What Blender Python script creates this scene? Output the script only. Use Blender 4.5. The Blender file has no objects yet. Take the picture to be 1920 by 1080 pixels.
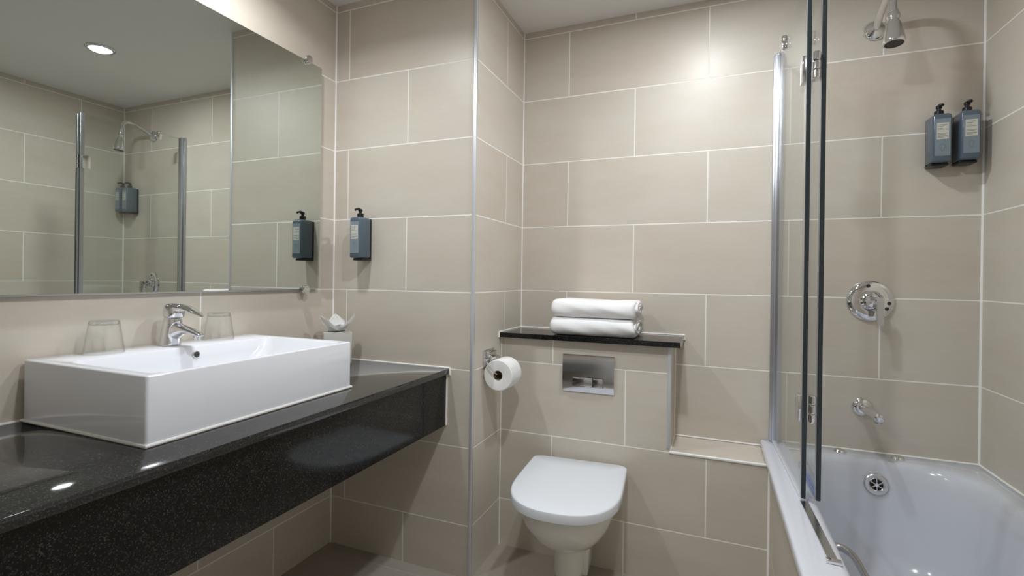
import bpy, bmesh, math, random
from mathutils import Vector, Matrix
random.seed(7)
S = bpy.context.scene
COL = S.collection
PI = math.pi

# ------------------------------------------------------------------ camera
F_PX, PPX, PPY = 945.46, 936.73, 521.79
yaw, pitch, roll = 0.3979, -0.0013, 0.0129
fw = Vector((-math.sin(yaw) * math.cos(pitch), math.cos(yaw) * math.cos(pitch), math.sin(pitch)))
r0 = Vector((math.cos(yaw), math.sin(yaw), 0)); u0 = r0.cross(fw)
rv = r0 * math.cos(roll) + u0 * math.sin(roll); uv_ = -r0 * math.sin(roll) + u0 * math.cos(roll)
cd = bpy.data.cameras.new('camera'); cam = bpy.data.objects.new('camera', cd); COL.objects.link(cam)
m = Matrix((rv, uv_, -fw)).transposed().to_4x4(); m.translation = Vector((1.5326, -1.7624, 1.1721))
cam.matrix_world = m
cd.sensor_width = 36; cd.lens = F_PX / 1920 * 36
cd.shift_x = (960 - PPX) / 1920; cd.shift_y = (PPY - 540) / 1920
cd.clip_start = 0.02
S.camera = cam

# ------------------------------------------------------------------ world, exposure
w = bpy.data.worlds.new('world'); S.world = w; w.use_nodes = True
w.node_tree.nodes['Background'].inputs[0].default_value = (0.8, 0.85, 1, 1)
w.node_tree.nodes['Background'].inputs[1].default_value = 0.1
S.view_settings.view_transform = 'Standard'; S.view_settings.look = 'None'
S.view_settings.gamma = 1; S.view_settings.use_curve_mapping = False
S.view_settings.exposure = 0.10
S.cycles.use_denoising = True
S.cycles.max_bounces = 16; S.cycles.diffuse_bounces = 10; S.cycles.glossy_bounces = 8
S.cycles.transparent_max_bounces = 24; S.cycles.transmission_bounces = 10
S.cycles.sample_clamp_indirect = 6
LAMPS = [((1.496, -0.13), 10, (0.94, 0.975, 1.0), 180),
         ((0.32, -0.68), 6.8, (0.96, 0.98, 1.0), 150),
         ((1.34, -0.95), 12, (0.92, 0.965, 1.0), 178)]      # each lamp: place, watts, tint, beam

# ------------------------------------------------------------------ room constants
XP, YB, XR = 0.683, 0.5325, 2.4112      # pier side, back wall, right wall
YF = -2.35                              # wall behind the camera
YC = 0.289                              # cistern boxing front
XB, ZS, ZL = 1.391, 0.914, 0.507        # boxing right edge, top, low ledge
XT = 1.735                              # bath side panel
ZC = 2.354
ZR = 0.533                              # bath rim
Z0, TH, TW = 0.810, 0.303, 0.603        # tile rows
ZCT = 0.811                             # counter top

# ------------------------------------------------------------------ materials
def mat(name, color=(.8, .8, .8), rough=.5, metal=0., spec=.5, coat=0., emit=None, es=0., trans=0., ior=1.45):
    mt = bpy.data.materials.new(name); mt.use_nodes = True
    b = mt.node_tree.nodes['Principled BSDF']
    b.inputs['Base Color'].default_value = (*color, 1); b.inputs['Roughness'].default_value = rough
    b.inputs['Metallic'].default_value = metal; b.inputs['Specular IOR Level'].default_value = spec
    b.inputs['Coat Weight'].default_value = coat; b.inputs['Coat Roughness'].default_value = .03
    b.inputs['Transmission Weight'].default_value = trans; b.inputs['IOR'].default_value = ior
    if emit: b.inputs['Emission Color'].default_value = (*emit, 1); b.inputs['Emission Strength'].default_value = es
    return mt

def nmath(nt, op, a, b=None, c=None):
    n = nt.nodes.new('ShaderNodeMath'); n.operation = op
    for i, v in enumerate((a, b, c)):
        if v is None: continue
        if isinstance(v, (int, float)): n.inputs[i].default_value = v
        else: nt.links.new(v, n.inputs[i])
    return n.outputs[0]

def noise(nt, vec, scale, detail=3, rough=.5):
    n = nt.nodes.new('ShaderNodeTexNoise'); n.inputs['Scale'].default_value = scale
    n.inputs['Detail'].default_value = detail; n.inputs['Roughness'].default_value = rough
    if vec is not None: nt.links.new(vec, n.inputs['Vector'])
    return n

def mixc(nt, f, a, b, mode='MIX'):
    n = nt.nodes.new('ShaderNodeMix'); n.data_type = 'RGBA'; n.blend_type = mode
    for k, v in ((0, f), (6, a), (7, b)):
        if isinstance(v, tuple): n.inputs[k].default_value = (*v, 1) if len(v) == 3 else v
        elif isinstance(v, (int, float)): n.inputs[k].default_value = v
        else: nt.links.new(v, n.inputs[k])
    return n.outputs[2]

TILE_A, TILE_B = (0.620, 0.578, 0.510), (0.558, 0.492, 0.417)
def tile_mat(name, ua, u0, v0=Z0, va='Z', tw=TW, th=TH, ca=TILE_A, cb=TILE_B, rough=.38, off=.5, grout=(.88, .86, .82), g=.0047):
    mt = bpy.data.materials.new(name); mt.use_nodes = True; nt = mt.node_tree
    b = nt.nodes['Principled BSDF']
    geo = nt.nodes.new('ShaderNodeNewGeometry'); sp = nt.nodes.new('ShaderNodeSeparateXYZ')
    nt.links.new(geo.outputs['Position'], sp.inputs[0])
    U, V = sp.outputs[ua], sp.outputs[va]
    v = nmath(nt, 'DIVIDE', nmath(nt, 'SUBTRACT', V, v0), th)
    row = nmath(nt, 'FLOOR', v)
    par = nmath(nt, 'FLOORED_MODULO', row, 2)
    u = nmath(nt, 'ADD', nmath(nt, 'DIVIDE', nmath(nt, 'SUBTRACT', U, u0), tw), nmath(nt, 'MULTIPLY', par, off))
    colm = nmath(nt, 'FLOOR', u)
    fu = nmath(nt, 'FRACT', u); fv = nmath(nt, 'FRACT', v)
    du = nmath(nt, 'MULTIPLY', nmath(nt, 'MINIMUM', fu, nmath(nt, 'SUBTRACT', 1, fu)), tw)
    dv = nmath(nt, 'MULTIPLY', nmath(nt, 'MINIMUM', fv, nmath(nt, 'SUBTRACT', 1, fv)), th)
    d = nmath(nt, 'MINIMUM', du, dv)
    mr = nt.nodes.new('ShaderNodeMapRange'); mr.interpolation_type = 'SMOOTHSTEP'
    mr.inputs[1].default_value = g * .35; mr.inputs[2].default_value = g * .62
    nt.links.new(d, mr.inputs[0]); tile = mr.outputs[0]
    cv = nt.nodes.new('ShaderNodeCombineXYZ'); nt.links.new(colm, cv.inputs[0]); nt.links.new(row, cv.inputs[1])
    wn = nt.nodes.new('ShaderNodeTexWhiteNoise'); nt.links.new(cv.outputs[0], wn.inputs['Vector'])
    # cloudy stone figure, drawn out along the tile
    cc = nt.nodes.new('ShaderNodeCombineXYZ')
    nt.links.new(nmath(nt, 'ADD', nmath(nt, 'MULTIPLY', U, 2.2), nmath(nt, 'MULTIPLY', wn.outputs['Value'], 31)), cc.inputs[0])
    nt.links.new(nmath(nt, 'MULTIPLY', V, 7.0), cc.inputs[1])
    nt.links.new(nmath(nt, 'MULTIPLY', wn.outputs['Value'], 17), cc.inputs[2])
    n1 = noise(nt, cc.outputs[0], 1.1, 5, .6); n2 = noise(nt, cc.outputs[0], 9, 4, .65)
    f = nmath(nt, 'ADD', nmath(nt, 'MULTIPLY', n1.outputs['Fac'], .75), nmath(nt, 'MULTIPLY', n2.outputs['Fac'], .25))
    f = nmath(nt, 'ADD', nmath(nt, 'MULTIPLY', nmath(nt, 'SUBTRACT', f, .5), 2.0), nmath(nt, 'ADD', .3, nmath(nt, 'MULTIPLY', wn.outputs['Value'], .4)))
    f = nmath(nt, 'MINIMUM', nmath(nt, 'MAXIMUM', f, 0), 1)
    c = mixc(nt, f, ca, cb)
    c = mixc(nt, tile, grout, c)
    nt.links.new(c, b.inputs['Base Color'])
    rr = nmath(nt, 'ADD', nmath(nt, 'MULTIPLY', tile, rough - .75), .75)
    nt.links.new(rr, b.inputs['Roughness'])
    bp = nt.nodes.new('ShaderNodeBump'); bp.inputs['Strength'].default_value = .5; bp.inputs['Distance'].default_value = .0012
    nt.links.new(tile, bp.inputs['Height']); nt.links.new(bp.outputs[0], b.inputs['Normal'])
    return mt

def granite_mat(name, base=.010, speck=.075, rough=.05, spec=.6):
    mt = bpy.data.materials.new(name); mt.use_nodes = True; nt = mt.node_tree; b = nt.nodes['Principled BSDF']
    geo = nt.nodes.new('ShaderNodeNewGeometry')
    vo = nt.nodes.new('ShaderNodeTexVoronoi'); vo.inputs['Scale'].default_value = 520; nt.links.new(geo.outputs['Position'], vo.inputs['Vector'])
    sc = nt.nodes.new('ShaderNodeSeparateColor'); nt.links.new(vo.outputs['Color'], sc.inputs[0])
    n = noise(nt, geo.outputs['Position'], 60, 3)
    mr = nt.nodes.new('ShaderNodeMapRange'); mr.inputs[1].default_value = .72; mr.inputs[2].default_value = 1.0
    nt.links.new(sc.outputs[0], mr.inputs[0])
    f = nmath(nt, 'MULTIPLY', nmath(nt, 'POWER', mr.outputs[0], 1.6), nmath(nt, 'MULTIPLY', n.outputs['Fac'], 1.6))
    c = mixc(nt, f, (base, base * .98, base * .96), (speck, speck * .97, speck * .9))
    nt.links.new(c, b.inputs['Base Color']); b.inputs['Roughness'].default_value = rough
    b.inputs['Specular IOR Level'].default_value = spec
    return mt

def glass_mat(name, tint=(.93, .97, .955), ior=1.5, boost=1.0):
    """thin clear pane: transparent body, fresnel reflection"""
    mt = bpy.data.materials.new(name); mt.use_nodes = True; nt = mt.node_tree; nt.nodes.remove(nt.nodes['Principled BSDF'])
    t = nt.nodes.new('ShaderNodeBsdfTransparent'); t.inputs[0].default_value = (*tint, 1)
    g = nt.nodes.new('ShaderNodeBsdfGlossy'); g.inputs['Roughness'].default_value = .01
    lw = nt.nodes.new('ShaderNodeLayerWeight'); lw.inputs[0].default_value = .5
    f0 = ((ior - 1) / (ior + 1)) ** 2
    fr_ = nmath(nt, 'MULTIPLY_ADD', nmath(nt, 'POWER', lw.outputs['Facing'], 5), 1 - f0, f0)
    mx = nt.nodes.new('ShaderNodeMixShader')
    nt.links.new(nmath(nt, 'MINIMUM', nmath(nt, 'MULTIPLY', fr_, boost), 1), mx.inputs[0])
    nt.links.new(t.outputs[0], mx.inputs[1]); nt.links.new(g.outputs[0], mx.inputs[2])
    nt.links.new(mx.outputs[0], nt.nodes['Material Output'].inputs[0])
    return mt

M = dict(
    t_back=tile_mat('tile back wall', 'X', 0.9091), t_box=tile_mat('tile cistern boxing', 'X', 0.9193),
    t_pier=tile_mat('tile pier front', 'X', 0.0732), t_side=tile_mat('tile pier side', 'Y', 0.323, tw=1.2),
    t_left=tile_mat('tile left wall', 'Y', -0.6256, tw=.6225), t_right=tile_mat('tile right wall', 'Y', 0.262),
    t_front=tile_mat('tile entrance wall', 'X', 0.1), t_apron=tile_mat('tile bath panel', 'Y', 0.19),
    t_ledge=tile_mat('tile ledge', 'X', 0.2, v0=-.1, va='Y', tw=3, th=2),
    floor=tile_mat('floor tile', 'X', 0.62, v0=-.06, va='Y', tw=.603, th=.603, off=0, ca=(.40, .36, .315), cb=(.33, .295, .255), rough=.30, grout=(.45, .42, .38)),
    ceil=mat('ceiling paint', (.80, .79, .78), .7, spec=.3),
    plaster=mat('tile adhesive edge', (.5, .45, .38), .8),
    ceramic=mat('white glazed ceramic', (.73, .745, .79), .10, coat=.3), pan=mat('toilet glazed ceramic', (.78, .77, .73), .12, coat=.3),
    acrylic=mat('white bath acrylic', (.63, .65, .71), .14, coat=.2),
    seat=mat('white toilet lid plastic', (.72, .75, .80), .22),
    chrome=mat('chrome', (.80, .80, .82), .06, metal=1), satin=mat('satin chrome', (.62, .63, .66), .22, metal=1),
    darkchrome=mat('brushed chrome', (.58, .58, .60), .13, metal=1),
    alu=mat('satin aluminium', (.52, .54, .59), .28, metal=1), trimsilver=mat('silver tile trim', (.66, .68, .72), .38, metal=.5),
    dark=mat('slot shade black', (.02, .02, .02), .5), black=mat('black plastic', (.012, .012, .013), .28), hole=mat('hole shadow black', (.01, .01, .01), .7),
    steel=mat('waste steel', (.6, .6, .6), .25, metal=1),
    silicone=mat('white silicone sealant', (.90, .89, .87), .4), whitetrim=mat('white glazed trim', (.86, .86, .84), .2),
    bottle=mat('blue grey bottle plastic', (.085, .118, .152), .22, coat=.2),
    label=mat('pale label', (.56, .56, .50), .5), label2=mat('grey blue label', (.20, .245, .28), .45), ink=mat('label ink', (.16, .17, .17), .6),
    granite=granite_mat('black granite', base=.019, speck=.085), granite2=granite_mat('black granite fascia', rough=.09, speck=.06, base=.004, spec=.38),  # same stone twice: countertop's grey reflection is put into its paler base colour
    glass=glass_mat('screen glass', (.975, .985, .98), 1.5, .75), tglass=glass_mat('tumbler glass', (.992, .995, .992), 1.5, 1.3),
    gedge=mat('glass polished edge', (.03, .04, .045), .15), seal=mat('clear blue seal', (.25, .33, .75), .2, trans=.4),
    tissue=mat('tissue paper', (.92, .92, .92), .8), boxm=mat('tissue box card', (.50, .49, .46), .45),
    paper=mat('toilet paper', (.84, .84, .83), .85), core=mat('cardboard core', (.22, .16, .10), .8),
    door=mat('white door paint', (.75, .75, .73), .4),
)
# mirror
mm = mat('mirror silvering', (.66, .70, .66), .0, metal=1); M['mirror'] = mm
# towel
tw_ = mat('white terry', (.86, .86, .87), .9); nt = tw_.node_tree
geo = nt.nodes.new('ShaderNodeNewGeometry'); n_ = noise(nt, geo.outputs['Position'], 420, 2)
bp = nt.nodes.new('ShaderNodeBump'); bp.inputs['Strength'].default_value = .35; bp.inputs['Distance'].default_value = .002
nt.links.new(n_.outputs['Fac'], bp.inputs['Height']); nt.links.new(bp.outputs[0], nt.nodes['Principled BSDF'].inputs['Normal'])
M['towel'] = tw_

# ------------------------------------------------------------------ helpers
def obj(name, bm, m, parent=None, smooth=True, ang=35, loc=None, **tags):
    me = bpy.data.meshes.new(name)
    bmesh.ops.recalc_face_normals(bm, faces=bm.faces)
    bm.to_mesh(me); bm.free()
    for mm_ in (m if isinstance(m, (list, tuple)) else [m]): me.materials.append(mm_)
    if smooth:
        for p in me.polygons: p.use_smooth = True
        me.set_sharp_from_angle(angle=math.radians(ang))
    o = bpy.data.objects.new(name, me); COL.objects.link(o)
    if parent: o.parent = parent
    if loc: o.location = loc
    for k, v in tags.items(): o[k] = v
    return o

def thing(name, label, cat, loc=(0, 0, 0), rz=0, group=None):
    o = bpy.data.objects.new(name, None); COL.objects.link(o); o.empty_display_size = .05
    o.location = loc; o.rotation_euler = (0, 0, rz); o['label'] = label; o['category'] = cat
    if group: o['group'] = group
    return o

def copy_tree(o, parent=None):
    c = o.copy(); COL.objects.link(c); c.parent = parent
    for ch in list(o.children): copy_tree(ch, c)
    return c

def nb(): return bmesh.new()

def bx(bm, x0, x1, y0, y1, z0, z1, bev=0., seg=2, mi=0):
    vs = [bm.verts.new((x, y, z)) for z in (z0, z1) for x, y in ((x0, y0), (x1, y0), (x1, y1), (x0, y1))]
    fs = [bm.faces.new([vs[i] for i in q]) for q in ((3, 2, 1, 0), (4, 5, 6, 7), (0, 1, 5, 4), (1, 2, 6, 5), (2, 3, 7, 6), (3, 0, 4, 7))]
    for f in fs: f.material_index = mi
    if bev > 0:
        es = list({e for f in fs for e in f.edges})
        bmesh.ops.bevel(bm, geom=es, offset=bev, segments=seg, profile=.5, affect='EDGES')
    return bm

def frame(d):
    d = d.normalized(); a = Vector((0, 0, 1)) if abs(d.z) < .9 else Vector((1, 0, 0))
    u = d.cross(a).normalized(); return u, d.cross(u).normalized()

def loft(bm, rings, cap0=True, cap1=True, closed=True, mi=0):
    R = [[bm.verts.new(p) for p in r] for r in rings]
    n = len(R[0])
    for a, b in zip(R, R[1:]):
        for i in range(n if closed else n - 1):
            j = (i + 1) % n
            f = bm.faces.new((a[i], a[j], b[j], b[i])); f.material_index = mi
    if cap0: bm.faces.new(R[0][::-1]).material_index = mi
    if cap1: bm.faces.new(R[-1]).material_index = mi
    return R

def tube(bm, pts, rad, n=16, cap=True, mi=0, flat=1.0):
    pts = [Vector(p) for p in pts]; rads = rad if isinstance(rad, (list, tuple)) else [rad] * len(pts)
    rings = []; u = None
    for i, p in enumerate(pts):
        d = (pts[min(i + 1, len(pts) - 1)] - pts[max(i - 1, 0)]).normalized()
        if u is None: u, v = frame(d)
        else:
            u = (u - d * u.dot(d)).normalized(); v = d.cross(u)
        rings.append([p + (u * math.cos(2 * PI * k / n) + v * math.sin(2 * PI * k / n) * flat) * rads[i] for k in range(n)])
    loft(bm, rings, cap, cap, mi=mi); return bm

def smoothpath(pts, sub=6):
    P = [Vector(p) for p in pts]; P = [P[0]] + P + [P[-1]]; out = []
    for i in range(1, len(P) - 2):
        for s in range(sub):
            t = s / sub; a, b, c, d = P[i - 1:i + 3]
            out.append(.5 * ((2 * b) + (c - a) * t + (2 * a - 5 * b + 4 * c - d) * t * t + (3 * b - a - 3 * c + d) * t ** 3))
    out.append(P[-2]); return out

def lathe(bm, prof, org=(0, 0, 0), axis=(0, 0, 1), n=32, cap0=True, cap1=True, mi=0):
    """prof: (radius, distance along axis)"""
    org = Vector(org); ax = Vector(axis).normalized(); u, v = frame(ax)
    loft(bm, [[org + ax * h + (u * math.cos(2 * PI * k / n) + v * math.sin(2 * PI * k / n)) * max(r, 1e-5) for k in range(n)] for r, h in prof], cap0, cap1, mi=mi)
    return bm

def rrect(x0, x1, y0, y1, r, z, n=8):
    pts = []; r = min(r, (x1 - x0) / 2 - 1e-4, (y1 - y0) / 2 - 1e-4)
    for cx, cy, a0 in ((x1 - r, y1 - r, 0), (x0 + r, y1 - r, 90), (x0 + r, y0 + r, 180), (x1 - r, y0 + r, 270)):
        for k in range(n + 1):
            a = math.radians(a0 + 90 * k / n); pts.append(Vector((cx + r * math.cos(a), cy + r * math.sin(a), z)))
    return pts

def struct(name, bm, m, parent=None, smooth=False):
    o = obj(name, bm, m, parent, smooth)
    if not parent: o['kind'] = 'structure'
    return o

# ------------------------------------------------------------------ room shell
struct('floor', bx(nb(), -.1, 2.52, YF - .1, YB + .1, -.1, 0), M['floor'])
struct('ceiling', bx(nb(), -.1, 2.52, YF - .1, YB + .1, ZC, ZC + .1), M['ceil'])
struct('wall_left', bx(nb(), -.1, 0, YF, 0, 0, ZC), M['t_left'])
bm = bx(nb(), -.1, XP, 0, YB + .1, 0, ZC)
for f in bm.faces:
    f.normal_update(); f.material_index = 1 if abs(f.normal.x) > .5 else 0
struct('wall_pier', bm, [M['t_pier'], M['t_side']])
struct('wall_back', bx(nb(), XP, XR + .1, YB, YB + .1, 0, ZC), M['t_back'])
struct('wall_right', bx(nb(), XR, XR + .1, YF, YB, 0, ZC), M['t_right'])
bm = nb(); bx(bm, -.1, .62, YF - .1, YF, 0, ZC); bx(bm, 1.46, 2.52, YF - .1, YF, 0, ZC); bx(bm, .62, 1.46, YF - .1, YF, 2.04, ZC)
struct('wall_front', bm, M['t_front'])
bm = bx(nb(), .665, 1.415, YF - .07, YF - .03, .005, 2.0, .002)
d = struct('door_1', bm, M['door'])
dh = nb(); lathe(dh, [(.025, 0), (.025, .008)], (.74, YF - .03, 1.0), (0, 1, 0)); tube(dh, [(.74, YF - .022, 1.0), (.74, YF + .02, 1.0), (.76, YF + .025, 1.0), (.86, YF + .025, 1.0)], .009)
obj('door_handle', dh, M['satin'], d)
bm = nb(); bx(bm, .62, .662, YF - .09, YF + .012, 0, 2.04, .003); bx(bm, 1.418, 1.46, YF - .09, YF + .012, 0, 2.04, .003); bx(bm, .62, 1.46, YF - .09, YF + .012, 2.003, 2.045, .003)
struct('trim_1', bm, M['door'])
# cistern boxing, stepping down to a ledge that runs to the bath
bm = nb(); bx(bm, XP, XT, YC, YB, 0, ZL - .004); bx(bm, XP, XB, YC, YB, ZL - .004, ZS)
for f in bm.faces:
    f.normal_update(); f.material_index = 1 if (f.normal.z > .5 or f.normal.x > .5) else 0
struct('wall_cistern', bm, [M['t_box'], M['t_ledge']])
# metal edge trims
struct('trim_2', bx(nb(), XP - .0115, XP + .003, -.003, .0115, 0, ZC, .0028, 3), M['trimsilver'], smooth=True)
struct('trim_3', bx(nb(), XB - .0115, XB + .003, YC - .003, YC + .0115, ZL + .012, ZS, .0028, 3), M['trimsilver'], smooth=True)
bm = nb(); bx(bm, XB - .002, XT - .01, YC - .0035, YC + .0075, ZL - .006, ZL + .0045, .003, 3)
struct('trim_4', bm, M['whitetrim'], smooth=True)
# sealant and corner grout lines
def seam(name, segs, r=.0035):
    bm = nb()
    for a, b in segs: tube(bm, [a, b], r, 8)
    return struct(name, bm, M['silicone'], smooth=True)
seam('trim_5', [((.001, -.001, 0), (.001, -.001, ZCT - .23)), ((.001, -.001, ZCT), (.001, -.001, ZC))])
seam('trim_6', [((XP + .001, YB - .001, ZS + .02), (XP + .001, YB - .001, ZC)), ((XP + .001, YC - .001, .0), (XP + .001, YC - .001, ZS))], .003)
seam('trim_7', [((XR - .001, YB - .001, ZR), (XR - .001, YB - .001, ZC))], .0048)
seam('trim_8', [((XB + .001, YB - .001, ZL), (XT, YB - .001, ZL)), ((XB + .0015, YC + .008, ZL - .003), (XB + .0015, YB, ZL - .003)), ((XB + .0015, YB - .001, ZL), (XB + .0015, YB - .001, ZS))], .0035)
seam('trim_9', [((XT - .001, YC - .001, 0), (XT - .001, YC - .001, ZR - .03))], .0055)
seam('trim_10', [((XR - .001, YB, ZR + .001), (XR - .001, -1.17, ZR + .001)), ((1.80, YB - .001, ZR + .001), (XR, YB - .001, ZR + .001))], .004)

# ------------------------------------------------------------------ ceiling downlights
def downlight(label, x, y, power, colr, beam):
    t = thing('ceiling_downlight', label, 'ceiling light', (x, y, ZC), group='recessed ceiling downlights')
    bm = lathe(nb(), [(.050, -.0005), (.066, -.0005), (.066, -.003), (.062, -.0065), (.052, -.0075), (.050, -.004), (.050, -.0005)], n=48, cap0=False, cap1=False)
    obj('trim_ring', bm, M['satin'], t)
    area = PI * .049 ** 2
    em = mat('lit diffuser', (.9, .9, .9), .5, emit=colr, es=12)
    la = bpy.data.lights.new('lamp', 'AREA'); la.shape = 'DISK'; la.size = .085; la.spread = math.radians(beam)
    la.energy = power; la.color = colr
    lo = bpy.data.objects.new('lamp', la); COL.objects.link(lo); lo.parent = t; lo.location = (0, 0, -.010)
    bm = lathe(nb(), [(.049, -.001), (.049, -.0035), (.040, -.006), (.02, -.0075)], n=40)
    obj('diffuser', bm, em, t)
    return t
names_l = ['round lit ceiling downlight between toilet and bath, the one seen in the mirror',
           'round lit ceiling downlight above the vanity basin', 'round lit ceiling downlight over the middle of the floor, nearest the camera']
for (p_, pw, c_, be), lb in zip(LAMPS, names_l): downlight(lb, p_[0], p_[1], pw, c_, be)

# ------------------------------------------------------------------ vanity counter
cx1 = .583
van = thing('vanity_counter', 'black speckled granite vanity counter with deep fascia under the white basin', 'counter', (0, 0, 0))
obj('countertop', bx(nb(), .001, cx1, YF + .002, -.001, ZCT - .022, ZCT, .0015, 2), M['granite'], van)
obj('fascia', bx(nb(), cx1 - .034, cx1 - .014, YF + .002, -.001, .584, ZCT - .0225, .001, 1), M['granite2'], van)
bm = nb(); tube(bm, [(.0042, YF + .01, ZCT + .0015), (.0042, -.0042, ZCT + .0015), (cx1 + .002, -.0042, ZCT + .0015)], .004, 8)
tube(bm, [(cx1 + .002, -.003, ZCT), (cx1 + .002, -.003, ZCT - .024), (cx1 - .011, -.003, ZCT - .026), (cx1 - .012, -.003, .586)], .0035, 8)
obj('sealant_bead', bm, M['silicone'], van, label='white silicone bead along the wall')

# ------------------------------------------------------------------ basin
BX0, BX1, BY0, BY1, BZ = .010, .4655, -1.088, -.4495, .9605
bas = thing('wash_basin', 'long white rectangular ceramic counter basin with sharp edges', 'basin', ((BX0 + BX1) / 2, (BY0 + BY1) / 2, ZCT))
def loc(bm, o):
    bmesh.ops.translate(bm, verts=bm.verts, vec=-Vector(o.location)); return bm
bm = nb(); e = .006
rings = [rrect(BX0, BX1, BY0, BY1, .007, ZCT + .001), rrect(BX0, BX1, BY0, BY1, .007, BZ - .004),
         rrect(BX0 + .0015, BX1 - .0015, BY0 + .0015, BY1 - .0015, .0065, BZ - .001), rrect(BX0 + .005, BX1 - .005, BY0 + .005, BY1 - .005, .005, BZ)]
ix0, ix1, iy0, iy1 = BX0 + .125, BX1 - .013, BY0 + .030, BY1 - .030
rings += [rrect(ix0 - .004, ix1 + .003, iy0 - .004, iy1 + .004, .03, BZ - .0005), rrect(ix0, ix1, iy0, iy1, .03, BZ - .004),
          rrect(ix0 + .006, ix1 - .004, iy0 + .02, iy1 - .02, .04, BZ - .035), rrect(ix0 + .014, ix1 - .010, iy0 + .065, iy1 - .065, .05, BZ - .075),
          rrect(ix0 + .03, ix1 - .03, iy0 + .10, iy1 - .10, .06, BZ - .100), rrect(ix0 + .06, ix1 - .06, iy0 + .16, iy1 - .16, .05, BZ - .112)]
loft(bm, rings, True, True)
obj('bowl', loc(bm, bas), M['ceramic'], bas, ang=60)
bm = nb(); cyb = -.742
lathe(bm, [(.0105, 0), (.0115, .0035), (.0085, .0045), (.008, .002)], (ix0 + .0035, cyb, BZ - .026), (1, 0, .12), 28, True, False)
ov = obj('overflow_ring', loc(bm, bas), M['steel'], bas, label='round steel overflow hole')
obj('overflow_mesh', loc(lathe(nb(), [(.008, .0022), (.001, .0028)], (ix0 + .0035, cyb, BZ - .026), (1, 0, .12), 24), bas), mat('overflow dark', (.06, .06, .055), .4, metal=.4), ov)
bm = nb(); lathe(bm, [(.032, 0), (.033, .002), (.026, .004), (.024, .001)], ((ix0 + ix1) / 2, -.77, BZ - .1118), (0, 0, 1), 32)
obj('waste', loc(bm, bas), M['chrome'], bas, label='chrome basin waste')
bm = nb(); pr = [(BX0, BY1 + .001), (BX1 + .001, BY1 + .001), (BX1 + .001, BY0 - .001), (BX0, BY0 - .001)]
tube(bm, [(x, y, ZCT + .0042) for x, y in pr], .004, 8)
obj('sealant_bead', loc(bm, bas), M['silicone'], bas)

# basin tap
tx, ty = .058, -.764
tap = thing('basin_tap', 'chrome single lever mixer tap on the back deck of the basin', 'tap', (tx, ty, BZ))
def ell(cx, cz, rx, ry, tilt=0, n=28):      # ring leaning in x
    rx *= 1.22; ry *= 1.1
    return [Vector((cx + rx * math.cos(2 * PI * k / n), ry * math.sin(2 * PI * k / n), cz + math.tan(tilt) * rx * math.cos(2 * PI * k / n))) for k in range(n)]
bm = nb()
loft(bm, [ell(0, .0005, .027, .025), ell(0, .004, .0272, .0252), ell(.001, .008, .0262, .024), ell(.004, .030, .0245, .0225), ell(.008, .055, .0225, .0215), ell(.012, .076, .0215, .021, -.12), ell(.013, .080, .0205, .020, -.12)])
obj('tap_body', bm, M['chrome'], tap)
# spout, a wide flat tongue
bm = nb(); rg = []
for (x, z, hw, hh) in ((.004, .040, .019, .034), (.024, .042, .0195, .029), (.044, .0465, .0185, .020), (.066, .048, .0165, .0125), (.09, .0455, .0155, .009), (.112, .041, .014, .007), (.128, .036, .0125, .006), (.133, .0345, .008, .003)):
    rg.append([Vector((x, hw * math.cos(2 * PI * k / 24), z + hh * math.sin(2 * PI * k / 24))) for k in range(24)])
loft(bm, rg); obj('spout', bm, M['chrome'], tap)
obj('aerator', lathe(nb(), [(.0095, 0), (.0100, .003), (.0095, .014), (.0075, .0145)], (.115, 0, .0375), (-.12, 0, -1), 24), M['steel'], tap)
bm = nb()
loft(bm, [ell(.012, .083, .0205, .0205, -.12), ell(.014, .087, .0245, .024, -.12), ell(.016, .102, .0255, .025, -.12), ell(.017, .113, .024, .0235, -.1), ell(.016, .120, .018, .018, -.08), ell(.015, .1235, .008, .008, 0)])
rg = []
for (x, z, hw, hh) in ((.018, .106, .021, .016), (.045, .112, .020, .011), (.07, .1115, .018, .0075), (.095, .105, .016, .005), (.118, .097, .013, .0035), (.134, .090, .006, .0018)):
    rg.append([Vector((x, hw * math.cos(2 * PI * k / 20), z + hh * math.sin(2 * PI * k / 20))) for k in range(20)])
loft(bm, rg); obj('lever', bm, M['chrome'], tap)

# tumblers, upside down
def tumbler(x, y, label):
    t = thing('drinking_glass', label, 'glass', (x, y, BZ + .0004), group='upturned tumblers on the basin')
    bm = lathe(nb(), [(.0445, .0), (.0455, .001), (.0335, .082), (.032, .085), (.0315, .085), (.0315, .0845)], n=40, cap0=False, cap1=False)
    lathe(bm, [(.0435, .0005), (.0322, .078)], n=40, cap0=False, cap1=False)
    obj('glass_wall', bm, M['tglass'], t)
    bm = lathe(nb(), [(.031, .0740), (.0325, .0765), (.0330, .083), (.031, .0855), (.027, .0852), (.022, .0835), (.001, .083)], n=40, cap0=True)
    obj('glass_base', bm, M['tumbler base'], t)
    return t
M['tumbler base'] = glass_mat('thick tumbler base', (.975, .985, .98), 1.5, 3.0)
tumbler(.062, -.942, 'clear upturned drinking glass on the basin deck left of the tap, nearer the camera')
tumbler(.062, -.607, 'clear upturned drinking glass on the basin deck right of the tap')

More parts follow.
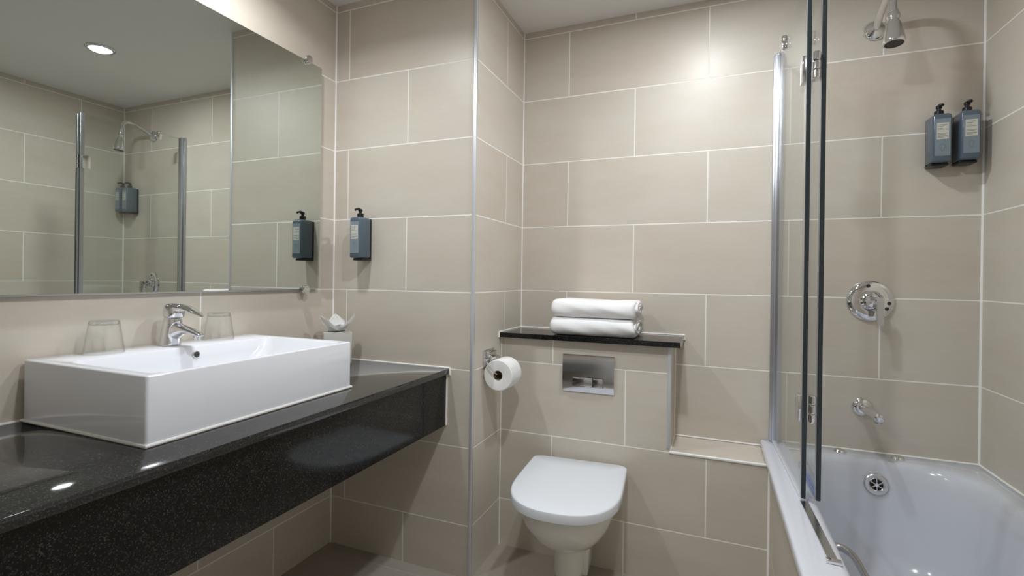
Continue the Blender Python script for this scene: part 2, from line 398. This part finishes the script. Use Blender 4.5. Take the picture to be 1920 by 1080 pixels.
# ------------------------------------------------------------------ tissue box
A = Vector((.097, -.165)); B = Vector((.168, -.079)); e1 = (B - A).normalized(); e2 = Vector((-e1.y, e1.x))
ang = math.atan2(e1.y, e1.x); W = (B - A).length
tb = thing('tissue_box', 'pale grey square tissue box in the corner behind the basin', 'tissue box', (A.x, A.y, ZCT), ang)
D_ = .075
obj('box', bx(nb(), 0, W, 0, D_, .0005, .130, .002), M['boxm'], tb)
obj('slot_shade', bx(nb(), W * .2, W * .8, D_ * .35, D_ * .65, .1295, .1305), M['dark'], tb)  # dark slab on the lid stands in for the shaded opening
ts = thing('tissue', 'white tissue folded into petals standing on the tissue box', 'tissue', (A.x + e1.x * W / 2 + e2.x * D_ / 2 * .9, A.y + e1.y * W / 2 + e2.y * D_ / 2 * .9, ZCT + .1305), ang)
bm = nb()
def petal(bm, az, reach, ht, wd, cup=.3):
    nu, nv = 11, 10; g = []
    for i in range(nv):
        t = i / (nv - 1); row = []
        rr_ = .004 + reach * (1.25 * t - .25 * t * t); zz = ht * (.35 * t + .65 * t ** 2.2)
        hw = wd * (math.sin(PI * min(1, .22 + .5 * t)) ** .8) * (1 if t < .6 else max(.04, (1 - ((t - .6) / .4) ** 2) ** .6))
        for j in range(nu):
            q = j / (nu - 1) * 2 - 1
            c_ = rr_ - cup * abs(q) ** 1.5 * hw * .8 + .0015 * math.sin(9 * q + az * 3 + t * 6)
            x, y = c_, q * hw
            row.append(bm.verts.new((x * math.cos(az) - y * math.sin(az), x * math.sin(az) + y * math.cos(az), zz + abs(q) ** 2 * .007 * t)))
        g.append(row)
    for i in range(nv - 1):
        for j in range(nu - 1): bm.faces.new((g[i][j], g[i][j + 1], g[i + 1][j + 1], g[i + 1][j]))
for az, rc, ht, wd in ((PI + .42, .070, .066, .034), (-.42, .070, .068, .034), (PI / 2, .030, .064, .030), (-PI / 2 + .15, .040, .030, .040), (PI * .72, .042, .046, .024), (PI * .28, .042, .046, .024), (-PI * .8, .050, .040, .026), (-PI * .2, .050, .040, .028)):
    petal(bm, az, rc, ht, wd)
bmesh.ops.solidify(bm, geom=bm.faces, thickness=.0008)
zmin = min(v.co.z for v in bm.verts); bmesh.ops.translate(bm, verts=bm.verts, vec=(0, 0, -zmin))
obj('folded_petals', bm, M['tissue'], ts, ang=80)

# ------------------------------------------------------------------ mirror
mr_ = thing('wall_mirror', 'large frameless rectangular mirror above the vanity', 'mirror', (0, -.765, 1.116))
my0, my1, mz0, mz1 = -1.42, -.110, 1.117, 2.036
bm = bx(nb(), .014, .0198, my0, my1, mz0, mz1)
for f in bm.faces: f.normal_update(); f.material_index = 0 if f.normal.x > .9 else 1
obj('mirror_glass', loc(bm, mr_), [M['mirror'], mat('mirror edge', (.16, .18, .17), .3)], mr_, smooth=False)
for y, z in ((-.192, mz1), (-.192, mz0), (-1.338, mz1), (-1.338, mz0)):
    s = .004 if z == mz1 else -.004
    bm = lathe(nb(), [(.009, .001), (.009, .020), (.0165, .0205), (.0175, .022), (.0175, .031), (.016, .0335), (.001, .034)], (0, y, z + s), (1, 0, 0), 28)
    obj('mirror_clip', loc(bm, mr_), M['chrome'], mr_)

# ------------------------------------------------------------------ soap dispensers
def dispenser(label, x, y, z, first=None):
    if first:
        t = copy_tree(first); t.location = (x, y, z); t['label'] = label; return t
    t = thing('soap_dispenser', label, 'soap dispenser', (x, y, z), group='wall mounted pump bottles')
    hw, y0, y1, H = .0275, -.082, -.010, .170
    bm = nb(); rs = []
    for (zz, ins) in ((.0005, .004), (.003, .001), (.006, 0), (H - .012, 0), (H - .006, .0015), (H - .002, .005), (H, .012)):
        rs.append(rrect(-hw + ins, hw - ins, y0 + ins, y1 - ins * .6, .009 - ins * .2, zz, 6))
    loft(bm, rs); b = obj('bottle', bm, M['bottle'], t, ang=50)
    cy = (y0 + y1) / 2
    bm = nb(); lathe(bm, [(.0135, H), (.0135, H + .014), (.012, H + .016), (.0065, H + .0165), (.0065, H + .024), (.009, H + .025), (.009, H + .033), (.007, H + .035)], (0, cy, 0), n=24)
    tube(bm, smoothpath([(0, cy, H + .031), (0, cy - .014, H + .0335), (0, cy - .028, H + .031), (0, cy - .033, H + .027)], 4), [.006] * 5 + [.0045] * 8, 12)
    obj('pump', bm, M['black'], t)
    yl = y0 - .0004
    lp = obj('label_panel', bx(nb(), -.0215, .0215, yl - .0001, yl + .0006, .020, .150), M['label2'], t, smooth=False, label='grey blue lower label')
    pl = obj('label_sticker', bx(nb(), -.0165, .0165, yl - .0006, yl, .078, .135), M['label'], t, smooth=False, label='pale text label')
    bm = nb()
    for zz, a, b_ in ((.128, -.0115, .009), (.1235, -.0115, .003), (.1155, -.0115, .0), (.112, -.0115, .0115), (.0985, -.0115, .011), (.0955, -.0115, .006), (.090, -.0115, .0115), (.087, -.0115, .0105), (.084, -.0115, .002)):
        bx(bm, a * 1.25, b_ * 1.25, yl - .0009, yl - .0006, zz - .0006, zz + .0006)
    obj('printed_lines', bm, M['ink'], pl, smooth=False)
    bm = nb(); ang_ = [Vector((.006 * math.cos(a) * (1 + .25 * math.sin(3 * a)), yl - .0003, .050 + .013 * math.sin(a))) for a in [2 * PI * k / 24 for k in range(25)]]
    tube(bm, ang_, .0006, 6); obj('leaf_outline', bm, mat('label drawing', (.15, .2, .24), .5), lp)
    bm = nb(); bx(bm, -.024, .024, -.0105, -.001, -.008, .166, .002); bx(bm, -.026, .026, -.060, -.001, -.010, .0, .004, 3)
    obj('wall_bracket', bm, M['black'], t)
    return t
d0 = dispenser('blue grey pump bottle in a black wall bracket beside the mirror', .1765, 0, 1.246)
dispenser('blue grey pump bottle over the bath, the left one of the pair', 2.268, YB, 1.596, d0)
dispenser('blue grey pump bottle over the bath, the right one nearest the corner', 2.346, YB, 1.600, d0)

# ------------------------------------------------------------------ granite shelf + towels
bm = bx(nb(), XP + .003, 1.428, .259, YB - .002, ZS + .0002, ZS + .021, .001, 1)
sh = thing('wall_shelf', 'narrow black granite shelf on top of the cistern boxing', 'shelf', (1.05, .4, ZS))
obj('slab', loc(bm, sh), M['granite2'], sh)
zz = ZS + .022
bm = tube(nb(), [(XP + .002, .256, zz - .022), (XP + .002, .256, zz), (XP + .002, YB - .002, zz), (1.430, YB - .002, zz), (1.4305, YB - .002, zz - .02)], .0035, 8)
obj('sealant_bead', loc(bm, sh), M['silicone'], sh, label='white silicone bead along the wall')

def towel(z0, label, x0, x1, ph):
    """folded hand towel: fold rounded at the front, layers open at the ends"""
    t = thing('folded_towel', label, 'towel', ((x0 + x1) / 2, .38, z0), group='folded white towels')
    H = .0745; yf, yb = .270, .490
    def prof(inset, n=14):
        h = H / 2 - inset; pts = []
        for k in range(n + 1):
            a = -PI / 2 - PI * k / n; rx = h * .95
            pts.append((yf + H / 2 * .95 + rx * math.cos(a), H / 2 + h * math.sin(a) * -1 * -1))
        for k in range(n + 1):
            a = PI / 2 - PI * k / n; rx = h * .6
            pts.append((yb - H / 2 * .6 + rx * math.cos(a), H / 2 + h * math.sin(a)))
        return pts
    L = x1 - x0; rings = []
    N = 40
    for i in range(N + 1):
        s = i / N; x = -L / 2 + L * s
        ins = 0
        if s < .09: ins = .016 * (1 - math.sqrt(max(0, 1 - (1 - s / .09) ** 2)))
        if s > .95: ins = .007 * (1 - math.sqrt(max(0, 1 - ((s - .95) / .05) ** 2)))
        ring = []
        for j, (y, z) in enumerate(prof(ins)):
            wob = .0013 * math.sin(7 * s + j * .5 + ph) + .0010 * math.sin(17 * s + ph * 2 + j * .9)
            z2 = z + (wob if z > .01 and z < H - .002 else 0) - (.002 * math.sin(PI * s) if z > H * .6 else 0) + (.0 if z < H * .6 else .002 * math.sin(3 * s + ph))
            ring.append(Vector((x + (.006 * math.sin(z * 60 + ph) if s > .97 else 0), y - .38 + wob, max(.0005, z2))))
        rings.append(ring)
    bm = nb(); loft(bm, rings); obj('outer_fold', bm, M['towel'], t, ang=70)
    # rolled inner layers seen at the right end
    bm = nb(); pts = []
    for k in range(90):
        a = k / 89 * 2 * PI * 2.6; q = 1 - k / 89
        pts.append(Vector((L / 2 + .001 + .002 * math.sin(a * 1.7 + ph), -.38 + (yf + yb) / 2 + ((yb - yf) / 2 - .012) * (.15 + .85 * q) * math.cos(a) * .98, H / 2 + (H / 2 - .010) * (.15 + .85 * q) * math.sin(a))))
    tube(bm, pts, .0062, 8); obj('inner_layers', bm, M['towel'], t, ang=80)
    return t
zt = ZS + .0215
towel(zt, 'white folded towel lying on the granite shelf, lower of the two', .905, 1.252, .4)
towel(zt + .0755, 'white folded towel, upper of the two stacked on the shelf', .910, 1.256, 2.3)

# ------------------------------------------------------------------ flush plate
fp = thing('flush_plate', 'chrome rectangular dual flush plate above the toilet', 'flush plate', (1.071, YC, .782))
pr_ = [(-.077, -.0045), (-.074, -.0062), (-.060, -.0098), (-.045, -.0125), (-.030, -.0138), (0, -.0138), (.03, -.0125), (.055, -.0105), (.072, -.0085), (.077, -.0065)]
bm = nb(); loft(bm, [[Vector((x, -.0005, -.077))] + [Vector((x, y, z)) for z, y in pr_] + [Vector((x, -.0005, .077))] for x in (-.106, .106)])
obj('plate', bm, M['darkchrome'], fp, ang=30)
obj('button_gap_shade', bx(nb(), -.0636, .0646, -.0143, -.0110, -.0516, -.0124, .0005, 1), M['gedge'], fp, label='dark plate standing in for the shaded gap around the buttons')  # dark backing plate, shade of the button gaps put into its colour
obj('button', bx(nb(), -.062, .020, -.0156, -.0110, -.050, -.014, .0012, 2), M['darkchrome'], fp, label='wide flush button')
obj('button', bx(nb(), .0225, .063, -.0156, -.0110, -.050, -.014, .0012, 2), M['darkchrome'], fp, label='narrow flush button')

# ------------------------------------------------------------------ toilet
TO = (1.045, YC, 0)
to = thing('toilet', 'white wall hung toilet with closed D shaped lid', 'toilet', TO, math.radians(4.0))
def dring(hw, yf, yr, z, r=.03, n=40, p=2.45):
    """D outline: square back, rounded front (front at -yf)"""
    pts = []
    ys = yr - (yr - yf) * .50    # where the sides start curving
    for k in range(n + 1):
        a = PI * k / n   # right side round to left, front at -y
        c, s = math.cos(a), math.sin(a)
        pts.append(Vector((hw * math.copysign(abs(c) ** (2 / p), c), ys - (ys - yf) * abs(s) ** (2 / p), z)))
    for k in range(5):   # back left corner
        a = PI - (PI / 2) * k / 4
        pts.append(Vector((-hw * .985 + r + r * math.cos(a), yr - r + r * math.sin(a), z)))
    for k in range(5):
        a = PI / 2 - (PI / 2) * k / 4
        pts.append(Vector((hw * .985 - r + r * math.cos(a), yr - r + r * math.sin(a), z)))
    return pts
bm = nb()
loft(bm, [dring(.050, -.30, -.002, .075, .01), dring(.058, -.312, -.002, .085, .01), dring(.062, -.315, -.002, .12, .01), dring(.066, -.318, -.002, .205, .01), dring(.069, -.322, -.002, .215, .01),
          dring(.088, -.352, -.002, .223, .015), dring(.112, -.39, -.002, .243, .02), dring(.135, -.428, -.002, .275, .02), dring(.153, -.462, -.002, .315, .02), dring(.164, -.484, -.002, .352, .02), dring(.168, -.494, -.002, .385, .02), dring(.166, -.492, -.002, .392, .02)])
obj('pan', bm, M['pan'], to, ang=50)
bm = nb()
bx(bm, -.02 + .085, .09, -.28, -.20, .13, .21, .004)
bm.free()
bm = nb(); loft(bm, [dring(.176, -.502, -.050, .3925, .03), dring(.178, -.506, -.048, .395, .03), dring(.178, -.506, -.048, .401, .03), dring(.176, -.504, -.05, .4025, .03)])
obj('seat', bm, M['seat'], to, ang=50)
bm = nb(); loft(bm, [dring(.189, -.518, -.030, .398, .03), dring(.1925, -.523, -.026, .402, .032), dring(.1935, -.524, -.025, .428, .033), dring(.1915, -.522, -.027, .432, .032), dring(.186, -.516, -.032, .4345, .03), dring(.10, -.44, -.12, .436, .02)])
obj('lid', bm, M['seat'], to, ang=40)
for s in (-1, 1): obj('hinge', tube(nb(), [(s * .085 - .02, -.020, .405), (s * .085 + .02, -.020, .405)], .0095, 16), M['seat'], to)
bm = nb(); bx(bm, .045, .0700, -.255, -.150, .100, .195, .003)
obj('fixing_cover', bm, M['pan'], to)

# ------------------------------------------------------------------ toilet roll and holder
ho = thing('toilet_roll_holder', 'chrome toilet roll holder with square wall plate on the pier', 'toilet roll holder', (XP, .15, .855))
bm = nb(); bx(bm, .0005, .007, -.055, .045, -.045, .022, .002); obj('wall_plate', bm, M['chrome'], ho)
bm = nb(); bx(bm, .007, .020, -.038, .040, -.012, .014, .004, 3); bx(bm, .018, .030, -.030, .034, -.020, -.004, .004, 3); obj('hinge_block', bm, M['chrome'], ho)
ry, rx_, rz_ = -.010, .070, -.076     # roll axis (relative)
bm = nb(); tube(bm, smoothpath([(.022, .034, -.012), (.024, .058, -.016), (.035, .0615, -.035), (rx_, .0605, rz_ - .0), (rx_, .050, rz_)], 5), .003, 10)
obj('arm', bm, M['chrome'], ho); bm = nb()
tube(bm, smoothpath([(.022, -.030, -.012), (.024, -.070, -.014), (.035, -.0755, -.035), (rx_ - .004, -.0745, rz_ + .012), (rx_ - .002, -.060, rz_ + .012), (rx_, -.03, rz_ + .012)], 5), .003, 10)
obj('arm', bm, M['chrome'], ho)
ro = thing('toilet_roll', 'full white toilet roll hanging on the chrome holder', 'toilet roll', (XP + rx_, .15 - .062, .855 + rz_ + .003))
R_ = .062
bm = lathe(nb(), [(.0195, .0), (.021, -.0005), (R_ - .003, 0), (R_, .003), (R_ + .0005, .05), (R_, .101), (R_ - .003, .104), (.021, .104), (.0195, .104)], (0, 0, 0), (0, 1, 0), 48, False, False)
tail = [Vector((R_ * math.cos(a) * 1.012, 0, R_ * math.sin(a) * 1.012)) for a in [math.radians(x) for x in range(30, 80, 5)]]
g = [[bm.verts.new((p.x, y, p.z)) for p in tail] for y in (.004, .100)]
for i in range(len(tail) - 1): bm.faces.new((g[0][i], g[0][i + 1], g[1][i + 1], g[1][i]))
obj('paper', bm, M['paper'], ro, ang=40)
bm = lathe(nb(), [(.0192, .001), (.0192, .103), (.0182, .103), (.0182, .001), (.0192, .001)], (0, 0, 0), (0, 1, 0), 32, False, False)
obj('cardboard_core', bm, M['core'], ro, label='brown cardboard core')

# ------------------------------------------------------------------ bath
BT0 = -1.17
struct('wall_bath_panel', (lambda b: (bx(b, XT, XT + .02, BT0, YC, 0, ZR - .022), bx(b, XT + .02, XR, BT0, BT0 + .02, 0, ZR - .022), b)[2])(nb()), M['t_apron'])
bt = thing('bathtub', 'white built in acrylic bathtub with a broad rolled rim', 'bathtub', ((1.72 + XR) / 2, -.32, 0))
x0, x1, y0, y1 = 1.7215, XR - .002, BT0 - .012, YB - .002
bm = nb()
rs = [rrect(x0 + .012, x1, y0 + .01, y1, .004, ZR - .021), rrect(x0, x1, y0, y1, .008, ZR - .020), rrect(x0, x1, y0, y1, .008, ZR - .006), rrect(x0 + .002, x1, y0 + .002, y1, .008, ZR - .0015), rrect(x0 + .006, x1 - .001, y0 + .006, y1 - .001, .008, ZR)]
X0, X1, Y0, Y1 = 1.806, 2.362, -1.09, .452
for (a, b_, c_, d_, r_, z_) in ((0, 0, 0, 0, .15, 0), (.008, .010, .01, .010, .155, -.003), (.016, .020, .02, .016, .16, -.010), (.024, .030, .035, .022, .16, -.024), (.032, .040, .06, .028, .16, -.06), (.045, .058, .12, .045, .16, -.18), (.06, .075, .18, .065, .16, -.30), (.08, .10, .23, .10, .15, -.355), (.12, .14, .29, .16, .13, -.385), (.18, .19, .36, .24, .10, -.395)):
    rs.append(rrect(X0 + a, X1 - b_, Y0 + c_, Y1 - d_, r_, ZR + z_, 14 if 0 else 8))
loft(bm, rs, False, True); obj('tub_shell', loc(bm, bt), M['acrylic'], bt, ang=55)
# overflow
oy, oz = Y1 - .036, .452
bm = nb(); ax = Vector((0, -1, .12)).normalized(); oc = Vector((2.083, oy, oz))
lathe(bm, [(.0365, -.002), (.037, .001), (.034, .0035), (.024, .004), (.0225, .003)], oc, ax, 40, True, False)
ovf = obj('overflow', loc(bm, bt), M['steel'], bt, label='round chrome overflow grating')
bm = nb(); lathe(bm, [(.0225, .0028), (.001, .003)], oc, ax, 32, True, True); obj('overflow_hole', loc(bm, bt), M['hole'], ovf)
u_, v_ = frame(ax); bm = nb()
for k in range(6):
    a = PI / 6 + k * PI / 3; dd = u_ * math.cos(a) + v_ * math.sin(a)
    tube(bm, [oc + ax * .0045 + dd * .003, oc + ax * .0045 + dd * .0215], .0022, 8)
lathe(bm, [(.006, .003), (.006, .007), (.003, .0075)], oc, ax, 16)
lathe(bm, [(.0195, .0035), (.0225, .006), (.0235, .0035)], oc, ax, 32, False, False)
obj('overflow_spokes', loc(bm, bt), M['chrome'], ovf)
# two rim caps
for cx_ in (1.984, 2.163):
    bm = lathe(nb(), [(.020, 0), (.0210, .004), (.0175, .010), (.008, .0135), (.001, .014)], (cx_, .484, ZR - .0002), n=28); obj('rim_cap', loc(bm, bt), M['chrome'], bt)
bm = lathe(nb(), [(.035, 0), (.036, .002), (.028, .004), (.001, .003)], (2.08, .16, ZR - .3948), n=32); obj('waste', loc(bm, bt), M['steel'], bt)
# grab rail on the inner left side
gr = thing('grab_rail', 'curved chrome grab rail inside the left edge of the bathtub', 'grab rail', (1.86, -.32, .47))
zg = .468
pts = smoothpath([(x_ - .001 + (.014 if x_ > 1.84 else 0), y_, zg) for x_, y_ in ((1.832, -.172), (1.846, -.178), (1.862, -.205), (1.868, -.245), (1.869, -.32), (1.869, -.42), (1.868, -.455), (1.860, -.485), (1.846, -.506), (1.832, -.512))], 6)
obj('rail', loc(tube(nb(), pts, .0095, 16), gr), M['darkchrome'], gr)
for yy in (-.172, -.512):
    bm = lathe(nb(), [(.016, -.010), (.017, .0), (.012, .004)], (1.836, yy, zg), (1, 0, 0), 24)
    obj('mounting_rose', loc(bm, gr), M['chrome'], gr)

# ------------------------------------------------------------------ shower screen
sc = thing('shower_screen', 'frameless glass bath screen with a folding second panel', 'shower screen', (1.775, .2, ZR))
zb, ztp = ZR + .006, 2.070
def panel(name, a, b, th, z0, z1, parent, mt, rnd=0):
    a, b = Vector((*a, 0)), Vector((*b, 0)); dd = (b - a).normalized(); nn = Vector((-dd.y, dd.x, 0)) * th / 2
    bm = nb(); vs = [bm.verts.new(p + Vector((0, 0, z))) for z in (z0, z1) for p in (a - nn, b - nn, b + nn, a + nn)]
    for q in ((3, 2, 1, 0), (4, 5, 6, 7), (0, 1, 5, 4), (1, 2, 6, 5), (2, 3, 7, 6), (3, 0, 4, 7)): bm.faces.new([vs[i] for i in q])
    return obj(name, loc(bm, sc), mt, parent, smooth=False)
P0, P1 = (1.768, .522), (1.786, -.060)
dP = (Vector(P1) - Vector(P0)).normalized()
panel('fixed_pane', P0, P1, .006, zb, ztp, sc, M['glass'])
# folding pane folded back beside the first
Q0, Q1 = (1.824, -.056), (1.820, .232)
panel('folding_pane', Q1, Q0, .006, zb + .012, ztp - .002, sc, M['glass'])
# dark edge profiles
def vstrip(name, cx, cy, w_, d_, z0, z1, mt, rz=0, parent=sc, **k):
    bm = bx(nb(), -w_ / 2, w_ / 2, -d_ / 2, d_ / 2, z0, z1, .0008, 1)
    bmesh.ops.rotate(bm, verts=bm.verts, cent=(0, 0, 0), matrix=Matrix.Rotation(rz, 3, 'Z'))
    bmesh.ops.translate(bm, verts=bm.verts, vec=(cx, cy, 0)); return obj(name, loc(bm, sc), mt, parent, **k)
for nm, (px_, py_) in (('edge_profile', (1.7865, -.0655)), ('edge_profile', (1.8245, -.0615))):
    vstrip(nm, px_, py_, .0105, .009, zb + .002, ztp, M['gedge'], label='dark glass edge seal')
    vstrip('edge_trim', px_ - .0062, py_ + .007, .0018, .021, zb + .002, ztp, M['alu'], label='pale aluminium strip on the pane edge')
# wall post
bm = nb(); bx(bm, 1.752, 1.790, YB - .018, YB - .001, ZR + .001, 2.076, .002); bx(bm, 1.758, 1.784, YB - .036, YB - .018, ZR + .001, 2.074, .003)
obj('wall_post', loc(bm, sc), M['alu'], sc, label='satin aluminium wall post')
# bottom channel on the rim
for nm, a, b, zz0, zz1, ww, mt in (('rim_channel', (1.768, .50), (1.7865, -.07), ZR + .0003, ZR + .010, .014, M['acrylic']), ('rim_rail', (1.7865, -.072), (1.796, -.405), ZR + .0003, ZR + .006, .020, M['satin'])):
    panel(nm, a, b, ww, zz0, zz1, sc, mt)
bm = bx(nb(), 1.781, 1.812, -.418, -.403, ZR + .0003, ZR + .009, .002); obj('rail_end_cap', loc(bm, sc), M['chrome'], sc)
panel('bottom_seal', (1.820, .230), (1.8245, -.060), .009, zb - .001, zb + .018, sc, M['seal'])
# hinges
def hinge(z):
    bm = nb(); bx(bm, 1.770, 1.7815, -.062, -.022, z - .040, z + .036, .002)
    h = obj('hinge', loc(bm, sc), M['chrome'], sc)
    bm = nb(); bx(bm, 1.797, 1.8195, -.060, -.020, z - .032, z + .034, .002)
    obj('hinge_plate', loc(bm, sc), M['chrome'], h)
    bm = nb()
    for k in range(3): lathe(bm, [(.008, 0), (.0095, .002), (.0095, .022), (.008, .024)], (1.8055, -.069, z - .038 + k * .0265), n=20)
    obj('hinge_knuckle', loc(bm, sc), M['chrome'], h)
hinge(1.797); hinge(.803)
# top clamp and stay
bm = nb(); lathe(bm, [(.009, -.006), (.0105, 0), (.0105, .018), (.008, .022)], (1.770, .362, 2.058), n=20); bx(bm, 1.762, 1.780, .352, .372, 2.028, 2.056, .002)
tube(bm, [(1.770, .366, 2.062), (1.768, .46, 2.066), (1.767, .513, 2.070)], .003, 10)
obj('stay_clamp', loc(bm, sc), M['chrome'], sc, label='chrome clamp on the pane top')

# ------------------------------------------------------------------ shower fittings
sw = thing('wall_shower', 'chrome wall mounted shower with its head on a bent arm high over the bath', 'shower', (2.087, YB, 2.120))
bm = lathe(nb(), [(.036, .0005), (.038, .003), (.036, .009), (.026, .018), (.013, .024), (.011, .026)], (0, 0, 0), (0, -1, 0), 36); obj('wall_flange', bm, M['chrome'], sw)
arm = smoothpath([(0, -.015, .0), (0, -.07, .024), (0, -.125, .045), (0, -.165, .052), (0, -.192, .040), (0, -.207, .008), (0, -.213, -.030)], 6)
obj('arm', tube(nb(), arm, .0115, 16), M['chrome'], sw)
hb = Vector((0, -.213, -.028)); hd = Vector((0, -.12, -1)).normalized()
bm = lathe(nb(), [(.012, 0), (.0145, .002), (.0145, .010), (.018, .014), (.020, .024), (.0165, .034), (.0165, .040), (.021, .050), (.027, .080), (.031, .105), (.0325, .116), (.031, .120), (.027, .120)], hb, hd, 32, True, False)
hd_ = obj('shower_head', bm, M['chrome'], sw)
bm = lathe(nb(), [(.027, .119), (.026, .114), (.012, .113), (.012, .118), (.009, .119), (.001, .117)], hb, hd, 32, True, True); obj('spray_face', bm, M['black'], hd_)

va = thing('shower_valve', 'large round chrome shower valve with a lever pointing down', 'shower valve', (2.085, YB, 1.1025))
bm = lathe(nb(), [(.076, .0005), (.0765, .003), (.074, .007), (.066, .0125), (.055, .015), (.040, .0155), (.038, .012), (.0375, .008)], (0, 0, 0), (0, -1, 0), 56, True, False); obj('cover_plate', bm, M['chrome'], va)
bm = lathe(nb(), [(.0375, .008), (.034, .010), (.026, .016), (.024, .040), (.022, .044), (.012, .046), (.011, .056), (.009, .058), (.001, .058)], (0, 0, 0), (0, -1, 0), 40); obj('valve_body', bm, M['chrome'], va)
bm = nb(); tube(bm, [(-.012, -.046, .004), (.012, -.050, .004)], .012, 18)
rg = [[Vector((.014 + a * wx, yy - .004 + b * wy, zz)) for a, b in ((-1, -1), (1, -1), (1, 1), (-1, 1))] for yy, zz, wx, wy in ((-.058, .014, .012, .008), (-.060, -.002, .012, .009), (-.064, -.045, .011, .006), (-.067, -.088, .0105, .0055))]
loft(bm, rg); bmesh.ops.bevel(bm, geom=[e_ for e_ in bm.edges if e_.calc_length() > .03], offset=.002, segments=2, affect='EDGES')
obj('lever', bm, M['darkchrome'], va)
for x_, z_ in ((-.010, .056), (.055, -.008), (.048, -.028)):
    obj('index_mark', lathe(nb(), [(.0065, .013), (.0065, .0155), (.0045, .016)], (x_, 0, z_), (0, -1, 0), 16), M['gedge'], va, label='small dark mark on the plate')

spt = thing('bath_spout', 'short chrome bath filler spout under the shower valve', 'bath spout', (2.064, YB, .700))
obj('wall_flange', lathe(nb(), [(.034, .0005), (.0345, .004), (.030, .012), (.022, .017), (.017, .018)], (0, 0, 0), (0, -1, 0), 40), M['chrome'], spt)
bm = nb(); tube(bm, smoothpath([(0, -.012, .0), (0, -.08, .004), (0, -.15, .010), (0, -.195, .012), (0, -.222, .008)], 5), [.015] * 5 + [.0145] * 5 + [.015] * 5 + [.0155] * 4 + [.0135, .008], 24, flat=1.0)
obj('spout', bm, M['chrome'], spt)
obj('nozzle', lathe(nb(), [(.0125, 0), (.0125, .010), (.010, .0105)], (0, -.200, .000), (0, -.1, -1), 20), M['steel'], spt)
